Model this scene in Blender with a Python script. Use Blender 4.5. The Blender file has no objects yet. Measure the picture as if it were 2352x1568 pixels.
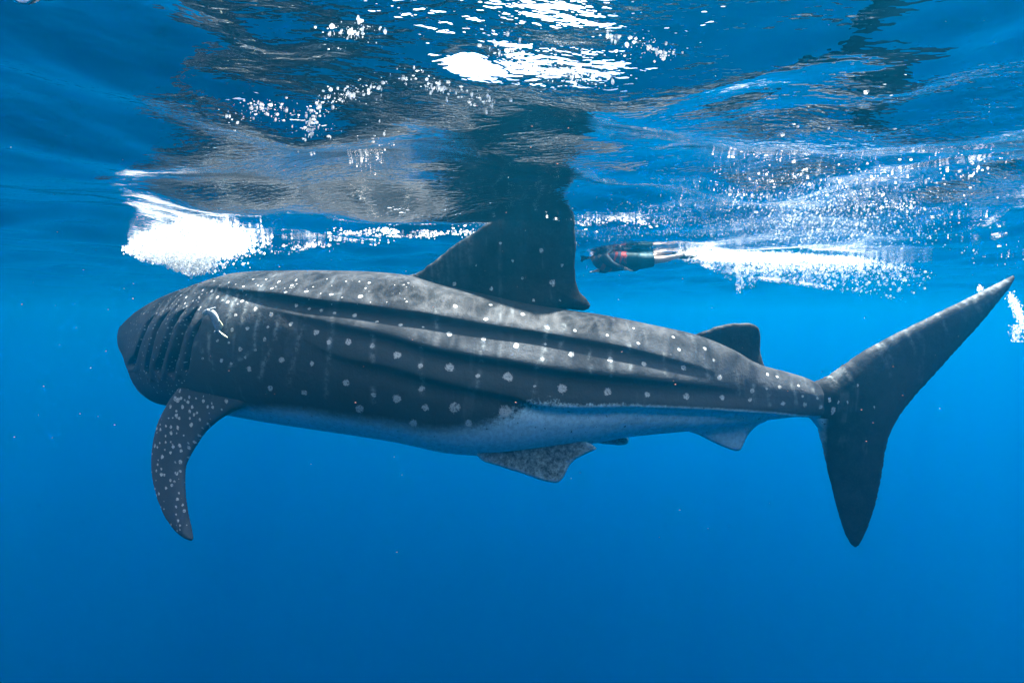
import bpy, math, random
import numpy as np
from mathutils import Vector
from mathutils.bvhtree import BVHTree
from mathutils.geometry import delaunay_2d_cdt

random.seed(7)
rng = np.random.default_rng(11)
R = math.radians
scene = bpy.context.scene
col = scene.collection

# ------------------------------------------------------------------ camera
CAM_Z = -0.95                      # the lens is just under a metre below the surface
PITCH = 3.4                        # degrees, looking slightly down
HFOV = 95.0
cam_d = bpy.data.cameras.new('camera')
cam_d.sensor_width = 36.0
cam_d.lens = 18.0 / math.tan(R(HFOV / 2))
cam_d.clip_start = 0.02
cam_d.clip_end = 2000.0
cam = bpy.data.objects.new('camera', cam_d)
col.objects.link(cam)
cam.location = (0, 0, CAM_Z)
cam.rotation_euler = (R(90 - PITCH), 0, 0)
scene.camera = cam

# ------------------------------------------------------------------ light
SUN_ELEV, SUN_AZ = 71.0, 44.0     # azimuth from +Y towards +X
sd = bpy.data.lights.new('sun', 'SUN')
sd.energy = 5.0
sd.angle = R(2.0)
sd.color = (1.0, 0.96, 0.9)
sun = bpy.data.objects.new('sun', sd)
col.objects.link(sun)
sdir = Vector((math.sin(R(SUN_AZ)) * math.cos(R(SUN_ELEV)), math.cos(R(SUN_AZ)) * math.cos(R(SUN_ELEV)), math.sin(R(SUN_ELEV))))
sun.rotation_euler = sdir.to_track_quat('Z', 'Y').to_euler()
sun.location = (0, 0, 20)

world = bpy.data.worlds.new('World')
scene.world = world
world.use_nodes = True
wn, wl = world.node_tree.nodes, world.node_tree.links
wn.clear()
wo = wn.new('ShaderNodeOutputWorld')
bg = wn.new('ShaderNodeBackground')
sky = wn.new('ShaderNodeTexSky')
sky.sky_type = 'NISHITA'
sky.sun_disc = False
sky.sun_elevation = R(SUN_ELEV)
sky.sun_rotation = R(SUN_AZ)
sky.dust_density = 2.0
# broken cloud over the blue
tc = wn.new('ShaderNodeTexCoord')
cn = wn.new('ShaderNodeTexNoise')
cn.inputs['Scale'].default_value = 3.0
cn.inputs['Detail'].default_value = 6.0
cr = wn.new('ShaderNodeMapRange')
cr.inputs[1].default_value = 0.42; cr.inputs[2].default_value = 0.6
cmix = wn.new('ShaderNodeMix'); cmix.data_type = 'RGBA'
cmix.inputs['B'].default_value = (6.0, 6.0, 6.2, 1)
wl.new(tc.outputs['Generated'], cn.inputs['Vector'])
wl.new(cn.outputs['Fac'], cr.inputs[0])
wl.new(cr.outputs[0], cmix.inputs['Factor'])
wl.new(sky.outputs[0], cmix.inputs['A'])
wl.new(cmix.outputs['Result'], bg.inputs['Color'])
bg.inputs['Strength'].default_value = 0.085
wl.new(bg.outputs[0], wo.inputs['Surface'])

scene.view_settings.view_transform = 'Standard'
scene.view_settings.look = 'None'
scene.view_settings.exposure = 3.8
scene.view_settings.gamma = 1.0
scene.view_settings.use_curve_mapping = False
cy = scene.cycles
cy.max_bounces = 10
cy.diffuse_bounces = 3
cy.glossy_bounces = 4
cy.transmission_bounces = 4
cy.transparent_max_bounces = 32
cy.volume_bounces = 3
cy.caustics_reflective = False
cy.caustics_refractive = False
cy.use_denoising = True
cy.sample_clamp_indirect = 6.0

# ------------------------------------------------------------------ helpers
FPX = 1176.0 / math.tan(R(HFOV / 2))       # focal length on a 2352 px wide print
cp_, sp_ = math.cos(R(PITCH)), math.sin(R(PITCH))
def ray(u, v):
    a = (u - 1176.0) / FPX; b = (784.0 - v) / FPX
    return np.array([a, cp_ + b * sp_, -sp_ + b * cp_])
def at(u, v, Y):
    d = ray(u, v); t = Y / d[1]
    return np.array([d[0] * t, Y, CAM_Z + d[2] * t])
def px(p):
    """where a point of the place falls on the print (for laying out)"""
    x, y, z = p[..., 0], p[..., 1], p[..., 2] - CAM_Z
    dep = y * cp_ - z * sp_
    up = y * sp_ + z * cp_
    return 1176 + FPX * x / dep, 784 - FPX * up / dep

def smooth_step(x, a, b):
    t = np.clip((x - a) / (b - a), 0, 1)
    return t * t * (3 - 2 * t)

def mesh_obj(name, verts, faces, mat, smooth=True, parent=None):
    me = bpy.data.meshes.new(name)
    verts = np.asarray(verts, dtype=np.float32)
    faces = np.asarray(faces, dtype=np.int32)
    n, k = faces.shape
    me.vertices.add(len(verts)); me.vertices.foreach_set('co', verts.ravel())
    me.loops.add(n * k); me.loops.foreach_set('vertex_index', faces.ravel())
    me.polygons.add(n)
    me.polygons.foreach_set('loop_start', np.arange(0, n * k, k, dtype=np.int32))
    me.update(calc_edges=True)
    if smooth:
        me.polygons.foreach_set('use_smooth', np.ones(n, dtype=bool))
    me.materials.append(mat)
    me.validate()
    o = bpy.data.objects.new(name, me)
    col.objects.link(o)
    if parent: o.parent = parent
    return o

def attr(o, name, vals):
    a = o.data.attributes.new(name, 'FLOAT', 'POINT')
    a.data.foreach_set('value', np.asarray(vals, dtype=np.float32))

def tag(o, label=None, cat=None, group=None, kind=None):
    if label: o['label'] = label
    if cat: o['category'] = cat
    if group: o['group'] = group
    if kind: o['kind'] = kind
    return o

def new_mat(name):
    m = bpy.data.materials.new(name); m.use_nodes = True
    nt = m.node_tree; nt.nodes.clear()
    out = nt.nodes.new('ShaderNodeOutputMaterial')
    return m, nt, out
def node(nt, t, **kw):
    n = nt.nodes.new(t)
    for k, v in kw.items():
        if k in n.inputs: n.inputs[k].default_value = v
        else: setattr(n, k, v)
    return n
def simple_mat(name, colr, rough=0.6, spec=0.04):
    m, nt, out = new_mat(name)
    b = node(nt, 'ShaderNodeBsdfPrincipled')
    b.inputs['Roughness'].default_value = rough
    b.inputs['Specular IOR Level'].default_value = spec
    n = node(nt, 'ShaderNodeTexNoise', Scale=30.0, Detail=4.0)
    mx = node(nt, 'ShaderNodeMix', data_type='RGBA')
    mx.inputs['A'].default_value = (*[c * 0.75 for c in colr], 1)
    mx.inputs['B'].default_value = (*[min(1, c * 1.25) for c in colr], 1)
    nt.links.new(n.outputs['Fac'], mx.inputs['Factor'])
    nt.links.new(mx.outputs['Result'], b.inputs['Base Color'])
    nt.links.new(b.outputs[0], out.inputs['Surface'])
    return m

# ------------------------------------------------------------------ the sea: surface
def wave_components():
    comps = []
    wr = np.random.default_rng(6)
    def band(n, l0, l1, slope, spread, main):
        for i in range(n):
            lam = math.exp(wr.uniform(math.log(l0), math.log(l1)))
            k = 2 * math.pi / lam
            th = main + wr.normal(0, spread)
            amp = slope * math.sqrt(2.0 / n) / k
            comps.append((k * math.cos(th), k * math.sin(th), amp, wr.uniform(0, 6.283), lam))
    band(10, 2.2, 5.0, 0.085, 0.6, R(70))
    band(24, 0.8, 2.0, 0.130, 0.7, R(85))
    band(40, 0.22, 0.8, 0.070, 0.9, R(100))
    return comps
WC = wave_components()
# steeper wavelets near the lens: (x, y, half width, half length, steepness)
def wavelet(u, v, wu, hv, steep):
    d = ray(u, v); t = -CAM_Z / d[2]
    x, y = d[0] * t, d[1] * t
    sx = wu / FPX * y * 1.0
    d2 = ray(u, v + hv); sy = abs(d2[1] * -CAM_Z / d2[2] - y)
    return (x, y, sx, max(sy, 0.05), steep)
WAVELETS = [wavelet(1300, 55, 160, 48, -0.24), wavelet(1080, 112, 62, 20, 0.22), wavelet(45, 36, 50, 14, 0.30)]
def sea_height(x, y, dr=None):
    h = np.zeros_like(x)
    for kx, ky, a, p, lam in WC:
        w = 1.0 if dr is None else smooth_step(lam / dr, 2.2, 5.0)
        h += w * a * np.sin(kx * x + ky * y + p)
    far = np.exp(-(np.hypot(x, y) / 45.0) ** 2)
    h = h * far
    for wx, wy, sx, sy, steep in WAVELETS:
        dx, dy = (x - wx) / sx, (y - wy) / sy
        m = np.abs(dx) + np.abs(dy) < 8
        g = np.exp(-dx**2 - dy**2)
        h = (h * (1 - 0.75 * g) if steep > 0 else h) - steep * (y - wy) * g
    return h

def make_surface():
    az = np.concatenate([np.linspace(-62, 62, 860), np.linspace(62, 298, 120)[1:-1]])
    az = np.radians(az)
    rad = np.exp(np.linspace(math.log(0.35), math.log(400.0), 460))
    A, Rr = np.meshgrid(az, rad, indexing='ij')
    x, y = Rr * np.sin(A), Rr * np.cos(A)
    dr = Rr * (math.log(400 / 0.35) / 459)
    z = sea_height(x, y, dr)
    na, nr = A.shape
    v = np.stack([x, y, z], -1).reshape(-1, 3)
    i = np.arange(na)[:, None]; j = np.arange(nr - 1)[None, :]
    i2 = (i + 1) % na
    f = np.stack([i * nr + j, i2 * nr + j, i2 * nr + j + 1, i * nr + j + 1], -1).reshape(-1, 4)
    # close the middle over the camera
    c = len(v)
    v = np.vstack([v, [[0, 0, float(sea_height(np.zeros(1), np.zeros(1))[0])]]])
    ii = np.arange(na)
    tri = np.stack([np.full(na, c), ((ii + 1) % na) * nr, ii * nr, ii * nr], -1)
    m, nt, out = new_mat('sea_water')
    L = nt.links
    geo = node(nt, 'ShaderNodeNewGeometry')
    n1 = node(nt, 'ShaderNodeTexNoise', Scale=7.0, Detail=3.0, Roughness=0.55)
    mp = node(nt, 'ShaderNodeMapping'); mp.inputs['Scale'].default_value = (0.55, 1.3, 1.0); mp.inputs['Rotation'].default_value = (0, 0, 0.25)
    L.new(geo.outputs['Position'], mp.inputs['Vector'])
    L.new(mp.outputs[0], n1.inputs['Vector'])
    n2 = node(nt, 'ShaderNodeTexNoise', Scale=26.0, Detail=2.0, Roughness=0.5)
    L.new(mp.outputs[0], n2.inputs['Vector'])
    n3 = node(nt, 'ShaderNodeTexNoise', Scale=0.9, Detail=2.0)
    L.new(geo.outputs['Position'], n3.inputs['Vector'])
    patch = node(nt, 'ShaderNodeMapRange'); patch.inputs[1].default_value = 0.36; patch.inputs[2].default_value = 0.58
    L.new(n3.outputs['Fac'], patch.inputs[0])
    mul = node(nt, 'ShaderNodeMath', operation='MULTIPLY'); L.new(n2.outputs['Fac'], mul.inputs[0]); L.new(patch.outputs[0], mul.inputs[1])
    mul2 = node(nt, 'ShaderNodeMath', operation='MULTIPLY'); L.new(mul.outputs[0], mul2.inputs[0]); mul2.inputs[1].default_value = 0.75
    add = node(nt, 'ShaderNodeMath', operation='ADD'); L.new(n1.outputs['Fac'], add.inputs[0]); L.new(mul2.outputs[0], add.inputs[1])
    bump = node(nt, 'ShaderNodeBump', Strength=1.0, Distance=0.0085)
    L.new(add.outputs[0], bump.inputs['Height'])
    fr = node(nt, 'ShaderNodeFresnel', IOR=1.333)
    L.new(bump.outputs[0], fr.inputs['Normal'])
    # noise painted into the transmission colour dapples the sun like wave caustics
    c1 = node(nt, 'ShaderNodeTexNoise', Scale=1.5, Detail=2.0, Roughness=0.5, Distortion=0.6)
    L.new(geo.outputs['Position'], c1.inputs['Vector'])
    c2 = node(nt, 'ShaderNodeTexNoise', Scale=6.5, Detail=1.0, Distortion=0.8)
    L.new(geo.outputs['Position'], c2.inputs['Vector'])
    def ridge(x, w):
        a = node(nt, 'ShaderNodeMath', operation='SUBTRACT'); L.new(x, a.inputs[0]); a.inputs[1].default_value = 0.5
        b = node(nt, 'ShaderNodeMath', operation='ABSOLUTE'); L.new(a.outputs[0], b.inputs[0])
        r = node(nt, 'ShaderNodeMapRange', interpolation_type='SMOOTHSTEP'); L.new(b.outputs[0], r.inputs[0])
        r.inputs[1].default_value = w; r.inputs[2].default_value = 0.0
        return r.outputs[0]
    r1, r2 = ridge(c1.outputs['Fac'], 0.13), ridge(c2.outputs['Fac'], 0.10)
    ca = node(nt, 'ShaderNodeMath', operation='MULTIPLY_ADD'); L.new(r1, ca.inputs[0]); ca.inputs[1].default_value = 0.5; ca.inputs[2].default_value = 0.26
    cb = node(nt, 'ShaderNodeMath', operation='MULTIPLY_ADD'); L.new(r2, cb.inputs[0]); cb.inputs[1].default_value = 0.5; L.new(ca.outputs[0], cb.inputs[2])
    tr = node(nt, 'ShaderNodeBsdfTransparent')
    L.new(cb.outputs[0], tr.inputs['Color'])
    gl = node(nt, 'ShaderNodeBsdfGlossy', Roughness=0.0)
    L.new(bump.outputs[0], gl.inputs['Normal'])
    mix = node(nt, 'ShaderNodeMixShader')
    L.new(fr.outputs[0], mix.inputs[0]); L.new(tr.outputs[0], mix.inputs[1]); L.new(gl.outputs[0], mix.inputs[2])
    L.new(mix.outputs[0], out.inputs['Surface'])
    f = f[:, ::-1]
    o = mesh_obj('water_surface', v, np.vstack([f, tri]), m)
    # normals must point up, out of the water
    if o.data.polygons[1000].normal.z < 0:
        o.data.flip_normals()
    tag(o, kind='structure')
    return o
surface = make_surface()

# ------------------------------------------------------------------ the sea: body of water
def make_water_body():
    x0, y0, zt, zb = 420.0, 420.0, 0.9, -260.0
    v = [(-x0, -y0, zb), (x0, -y0, zb), (x0, y0, zb), (-x0, y0, zb), (-x0, -y0, zt), (x0, -y0, zt), (x0, y0, zt), (-x0, y0, zt)]
    f = [(0, 3, 2, 1), (4, 5, 6, 7), (0, 1, 5, 4), (1, 2, 6, 5), (2, 3, 7, 6), (3, 0, 4, 7)]
    m, nt, out = new_mat('sea_haze')
    p = node(nt, 'ShaderNodeVolumePrincipled')
    p.inputs['Color'].default_value = (0.0, 0.335, 0.635, 1)
    p.inputs['Density'].default_value = 0.029
    p.inputs['Anisotropy'].default_value = 0.85
    ab = node(nt, 'ShaderNodeVolumeAbsorption')          # the sea swallows red light first
    ab.inputs['Color'].default_value = (0.0, 0.95, 1.0, 1)
    ab.inputs['Density'].default_value = 0.007
    ad = node(nt, 'ShaderNodeAddShader')
    nt.links.new(p.outputs[0], ad.inputs[0]); nt.links.new(ab.outputs[0], ad.inputs[1])
    nt.links.new(ad.outputs[0], out.inputs['Volume'])
    o = mesh_obj('haze', v, f, m, smooth=False)
    tag(o, kind='stuff')
    return o
haze = make_water_body()

# ------------------------------------------------------------------ whale shark
# centre line in plan: swims to the left, its head bent away
cx = np.array([-5.6, -4.95, -4.5, -4.0, -3.5, -2.8, -2.0, -1.0, 0.0, 1.0, 2.0, 3.0, 4.0, 5.2])
cyv = np.array([6.21, 5.96, 5.79, 5.60, 5.43, 5.25, 5.13, 5.05, 5.0, 4.97, 4.95, 4.92, 4.88, 4.82])
def cubic(xs, ys, x):
    """smooth curve through points (monotone cubic)"""
    xs = np.asarray(xs, float); ys = np.asarray(ys, float); x = np.asarray(x, float)
    h = np.diff(xs); d = np.diff(ys) / h
    m = np.zeros_like(ys); m[0] = d[0]; m[-1] = d[-1]
    for i in range(1, len(xs) - 1):
        if d[i - 1] * d[i] > 0:
            w1, w2 = 2 * h[i] + h[i - 1], h[i] + 2 * h[i - 1]
            m[i] = (w1 + w2) / (w1 / d[i - 1] + w2 / d[i])
    i = np.clip(np.searchsorted(xs, x) - 1, 0, len(xs) - 2)
    t = np.clip((x - xs[i]) / h[i], 0, 1)
    return ((2 * t**3 - 3 * t**2 + 1) * ys[i] + (t**3 - 2 * t**2 + t) * h[i] * m[i] + (-2 * t**3 + 3 * t**2) * ys[i + 1] + (t**3 - t**2) * h[i] * m[i + 1])
def Yc(x): return cubic(cx, cyv, x)
def on_spine(u, v, dy=0.0):
    """point of the shark's middle plane (moved dy) seen at a print position"""
    Y = 5.0
    for _ in range(12):
        p = at(u, v, Y + dy); Y = float(Yc(p[0]))
    return at(u, v, Y + dy)

top_uv = [(262, 775), (275, 752), (292, 733), (335, 701), (389, 674), (443, 655), (496, 637), (537, 627), (604, 622), (711, 621), (800, 622), (870, 625), (935, 632), (1010, 652), (1100, 672), (1200, 694), (1310, 712), (1385, 723), (1480, 742), (1600, 769), (1680, 800), (1755, 840), (1800, 852), (1850, 867), (1890, 885), (1940, 905), (2010, 925)]
bot_uv = [(262, 785), (279, 812), (294, 850), (308, 887), (335, 913), (362, 927), (381, 931), (430, 941), (518, 953), (600, 968), (740, 989), (900, 1014), (1050, 1043), (1130, 1047), (1250, 1035), (1370, 1017), (1440, 1004), (1590, 989), (1700, 976), (1760, 965), (1860, 957), (1890, 956), (1940, 953), (2010, 945)]
tu, tv = np.array(top_uv, float).T
bu, bv = np.array(bot_uv, float).T

X_NOSE, X_END = -4.98, 3.75
def width_at(x):
    # half width of the body along its length
    return cubic([-4.98, -4.94, -4.85, -4.7, -4.4, -4.0, -3.6, -3.0, -2.2, -1.0, 0.2, 1.2, 2.2, 2.8, 3.05, 3.25, 3.45, 3.75],
                 [0.03, 0.07, 0.115, 0.185, 0.31, 0.47, 0.60, 0.73, 0.76, 0.72, 0.62, 0.48, 0.31, 0.225, 0.18, 0.13, 0.075, 0.012], x)

def build_body():
    xs = np.concatenate([X_NOSE + 0.45 * np.linspace(0, 1, 80)[:-1] ** 2, np.linspace(-4.5, -2.0, 270)[:-1], np.linspace(-2.0, X_END, 400)])
    phi_near = np.linspace(0, math.pi, 250)
    phi_far = np.linspace(math.pi, 2 * math.pi, 90)[1:-1]
    phi = np.concatenate([phi_near, phi_far])
    ns, npn = len(xs), len(phi)
    # plan direction
    e = 0.01
    dY = (Yc(xs + e) - Yc(xs - e)) / (2 * e)
    nl = np.sqrt(1 + dY**2)
    nx, ny = dY / nl, -1 / nl                      # towards the camera
    yc = Yc(xs)
    us = 1176 + FPX * xs / (yc * cp_ - (-0.35) * sp_)
    k = np.ones(9) / 9
    vt = cubic(tu, tv, us); vb = cubic(bu, bv, us)
    zt = np.array([at(u, v, y)[2] for u, v, y in zip(us, vt, yc)])
    zb = np.array([at(u, v, y)[2] for u, v, y in zip(us, vb, yc)])
    def sm(a, n=15):
        pad = np.pad(a, n, mode='edge'); ker = np.hanning(2 * n + 1); ker /= ker.sum()
        return np.convolve(pad, ker, 'valid')
    zt[60:], zb[60:] = sm(zt)[60:], sm(zb)[60:]
    w = width_at(xs)
    zc, hh = (zt + zb) / 2, (zt - zb) / 2
    c, s = np.cos(phi)[None, :], np.sin(phi)[None, :]
    # squarish shoulders forward, rounder aft; belly flatter
    pz = np.where(c > 0, 1.0, 0.9)
    py = 0.92
    lat = w[:, None] * np.sign(s) * np.abs(s) ** py
    zz = zc[:, None] + hh[:, None] * np.sign(c) * np.abs(c) ** pz
    def pts(lat, zz):
        X = xs[:, None] + nx[:, None] * lat
        Y = yc[:, None] + ny[:, None] * lat
        return np.stack([X, Y, zz], -1)
    P0 = pts(lat, zz)
    # bring the outline seen from the lens onto the outline of the print
    for it in range(14):
        U, V = px(P0)
        cc = np.cos(phi)
        top = (V - cubic(tu, tv, U)) * P0[..., 1] / FPX / np.maximum(cc, 0.15)[None, :]
        bot = (cubic(bu, bv, U) - V) * P0[..., 1] / FPX / np.maximum(-cc, 0.15)[None, :]
        dt = np.where(cc[None, :] > 0.15, top, 9).min(1)
        db = -np.where(cc[None, :] < -0.15, bot, 9).min(1)
        zt = zt + sm(0.7 * dt, 6); zb = zb + sm(0.7 * db, 6)
        mid = (zt + zb) / 2
        cap = 0.5 * np.sqrt(np.clip(1 - (1 - np.clip((xs - X_NOSE + 0.001) / 0.5, 0, 1)) ** 2, 0, 1)) + np.where(xs > -4.55, 9.0, 0.0)
        half = np.clip((zt - zb) / 2, 0.012, cap)
        zt, zb = mid + half, mid - half
        zc, hh = (zt + zb) / 2, (zt - zb) / 2
        zz = zc[:, None] + hh[:, None] * np.sign(c) * np.abs(c) ** pz
        P0 = pts(lat, zz)
    U, V = px(P0)

    i = np.arange(ns - 1)[:, None]; j = np.arange(npn)[None, :]; j2 = (j + 1) % npn
    F = np.stack([i * npn + j, (i + 1) * npn + j, (i + 1) * npn + j2, i * npn + j2], -1).reshape(-1, 4)

    def project(P):
        """returns a function: print position -> (x index, phi) on the near flank"""
        U, V = px(P[:, :250])
        def find(u, v):
            d = (U - u) ** 2 + (V - v) ** 2
            # keep to faces turned to the lens
            a = np.unravel_index(np.argmin(d), d.shape)
            return a[0], a[1]
        return find
    find = project(P0)
    # ---- long ridges along the flank: (print line, height, width above, width below, dip)
    ridges = [
        ([(430, 664), (470, 657), (540, 664), (640, 677), (750, 693), (895, 712), (987, 724), (1097, 743), (1200, 757), (1300, 775), (1436, 797), (1540, 822), (1640, 850)], 0.042, [0, .2, .5, .9, 1, 1, .9, .8, .7, .65, .65, .5, .2]),
        ([(600, 700), (700, 725), (804, 750), (950, 785), (1024, 803), (1152, 826), (1262, 845), (1436, 864), (1524, 872), (1634, 883), (1708, 893)], 0.044, [0, .25, .7, .9, 1, 1, 1, .9, .8, .6, .2]),
        ([(700, 780), (804, 820), (987, 863), (1097, 889), (1170, 903), (1243, 925), (1436, 927), (1634, 934), (1744, 941), (1890, 953), (1949, 951)], 0.042, [0, .5, .8, .8, .8, 1, 1.2, 1.2, 1.2, 1.0, .7]),
    ]
    X, PH = xs[:, None], phi[None, :250]
    disp = np.zeros((ns, 250))
    lines = []
    for line, hgt, amp in ridges:
        hit = [find(u, v) for u, v in line]
        hx = np.array([xs[a] for a, b in hit]); hp = np.array([phi[b] for a, b in hit])
        order = np.argsort(hx); hx, hp, am = hx[order], hp[order], np.array(amp)[order]
        pk = cubic(hx, hp, np.clip(xs, hx[0], hx[-1]))
        ak = np.interp(xs, hx, am, left=0, right=0) * hgt
        sc = 0.5 * (w + hh)
        arc = (phi[None, :250] - pk[:, None]) * sc[:, None]          # + is below the ridge
        up = np.exp(-(arc / 0.10) ** 2) * (arc <= 0)
        dn = np.exp(-(arc / 0.035) ** 2) * (arc > 0)
        dip = 0.50 * np.exp(-((arc - 0.085) / 0.06) ** 2) * smooth_step(arc, 0, 0.05)
        fade = np.minimum(1, sc / 0.35)[:, None]
        disp += ak[:, None] * (up + dn - dip) * fade
        lines.append(pk)
    # ---- gill slits: grooves cut into the flank
    gl = [[(585, 550), (520, 640), (480, 720), (445, 820), (415, 920), (405, 1000), (440, 1100)],
          [(715, 515), (640, 600), (590, 680), (560, 780), (540, 880), (520, 960), (512, 1040), (530, 1130)],
          [(845, 500), (780, 570), (720, 660), (690, 760), (660, 860), (630, 950), (610, 1020), (625, 1110)],
          [(950, 480), (870, 600), (820, 680), (790, 780), (765, 880), (735, 960), (722, 1040), (740, 1110)],
          [(990, 575), (930, 690), (890, 790), (870, 900), (855, 1000), (845, 1065)]]
    gw = [1.0, 1.0, 1.15, 1.1, 0.5]
    groove = np.zeros((ns, 250))
    for g, wd in zip(gl, gw):
        q = [(201 + .26856 * a, 574.2 + .26856 * b) for a, b in g]
        q = [(u1 + (u2 - u1) * t, v1 + (v2 - v1) * t) for (u1, v1), (u2, v2) in zip(q[:-1], q[1:]) for t in np.linspace(0, 1, 9)[:-1]] + [q[-1]]
        pts3 = []
        for u, v in q:
            a, b = find(u, v); pts3.append(P0[a, b])
        pts3 = np.array(pts3)
        ker = np.hanning(9); ker /= ker.sum()
        pts3 = np.stack([np.convolve(np.pad(pts3[:, d], 4, mode='edge'), ker, 'valid') for d in range(3)], 1)
        sel = (xs < -2.4)
        PP = P0[sel][:, :250]
        best = np.full(PP.shape[:2], 9.0); side = np.zeros(PP.shape[:2]); tt = np.zeros(PP.shape[:2])
        for n_, (A_, B_) in enumerate(zip(pts3[:-1], pts3[1:])):
            ab = B_ - A_; l2 = max(float(ab @ ab), 1e-9)
            t = np.clip(((PP - A_) @ ab) / l2, 0, 1)
            dv = PP - (A_ + t[..., None] * ab)
            d = np.sqrt((dv**2).sum(-1))
            m_ = d < best
            best = np.where(m_, d, best); side = np.where(m_, dv[..., 0], side); tt = np.where(m_, (n_ + t) / (len(pts3) - 1), tt)
        taper = np.clip(np.minimum(tt / 0.18, (1 - tt) / 0.1), 0.05, 1) * wd
        # the hind lip of each slit overhangs
        sdist = np.where(side < 0, best, -best)                # + is towards the head
        wdt = 0.05 * taper
        cut = smooth_step(sdist, wdt * 1.5, wdt * 0.5) * smooth_step(sdist, -wdt * 0.95, -wdt * 0.55)
        lip = np.exp(-((sdist + wdt * 1.6) / 0.05) ** 2) * 0.014 * taper + np.exp(-((sdist - wdt * 2.2) / 0.06) ** 2) * 0.006
        groove[sel] = np.maximum(groove[sel], cut)
        disp[sel] += lip - 0.0
    disp -= 0.075 * groove
    # push out along the section normal
    full = np.zeros((ns, npn)); full[:, :250] = disp
    mir = np.zeros((ns, len(phi_far)))
    for a in range(ns):
        mir[a] = np.interp(2 * math.pi - phi_far, phi_near, disp[a])
    full[:, 250:] = mir
    nlat = s * hh[:, None]; nz = c * w[:, None]
    nn = np.sqrt(nlat**2 + nz**2) + 1e-9
    lat = lat + full * nlat / nn
    zz = zz + full * nz / nn
    P = pts(lat, zz)
    return dict(xs=xs, phi=phi, P=P, F=F, w=w, hh=hh, zc=zc, find=project(P), lines=lines, groove=groove, n_near=250)
B = build_body()

def outline(pts, step, closed=True, rounds=2):
    """resample a closed print outline with soft corners"""
    p = np.array(pts, float)
    n = len(p)
    out = []
    for i in range(n):
        p0, p1, p2, p3 = p[i - 1], p[i], p[(i + 1) % n], p[(i + 2) % n]
        L = np.hypot(*(p2 - p1)); m = max(1, int(round(L / step)))
        # centripetal-ish Catmull-Rom with reduced tension
        t1, t2 = 0.42 * (p2 - p0) * min(1, L / (np.hypot(*(p2 - p0)) * .5 + 1e-6)), 0.42 * (p3 - p1) * min(1, L / (np.hypot(*(p3 - p1)) * .5 + 1e-6))
        for k in range(m):
            t = k / m
            out.append((2 * t**3 - 3 * t**2 + 1) * p1 + (t**3 - 2 * t**2 + t) * t1 + (-2 * t**3 + 3 * t**2) * p2 + (t**3 - t**2) * t2)
    return np.array(out)

def inside(poly, q):
    x, y = q[:, 0], q[:, 1]
    r = np.zeros(len(q), bool)
    n = len(poly)
    for i in range(n):
        (x1, y1), (x2, y2) = poly[i], poly[(i + 1) % n]
        c = ((y1 > y) != (y2 > y)) & (x < (x2 - x1) * (y - y1) / (y2 - y1 + 1e-12) + x1)
        r ^= c
    return r
def edge_dist(poly, q):
    d = np.full(len(q), 1e9)
    n = len(poly)
    for i in range(n):
        a, b = poly[i], poly[(i + 1) % n]
        ab = b - a; l2 = ab @ ab + 1e-12
        t = np.clip(((q - a) @ ab) / l2, 0, 1)
        d = np.minimum(d, np.hypot(*(q - a - t[:, None] * ab).T))
    return d

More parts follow.
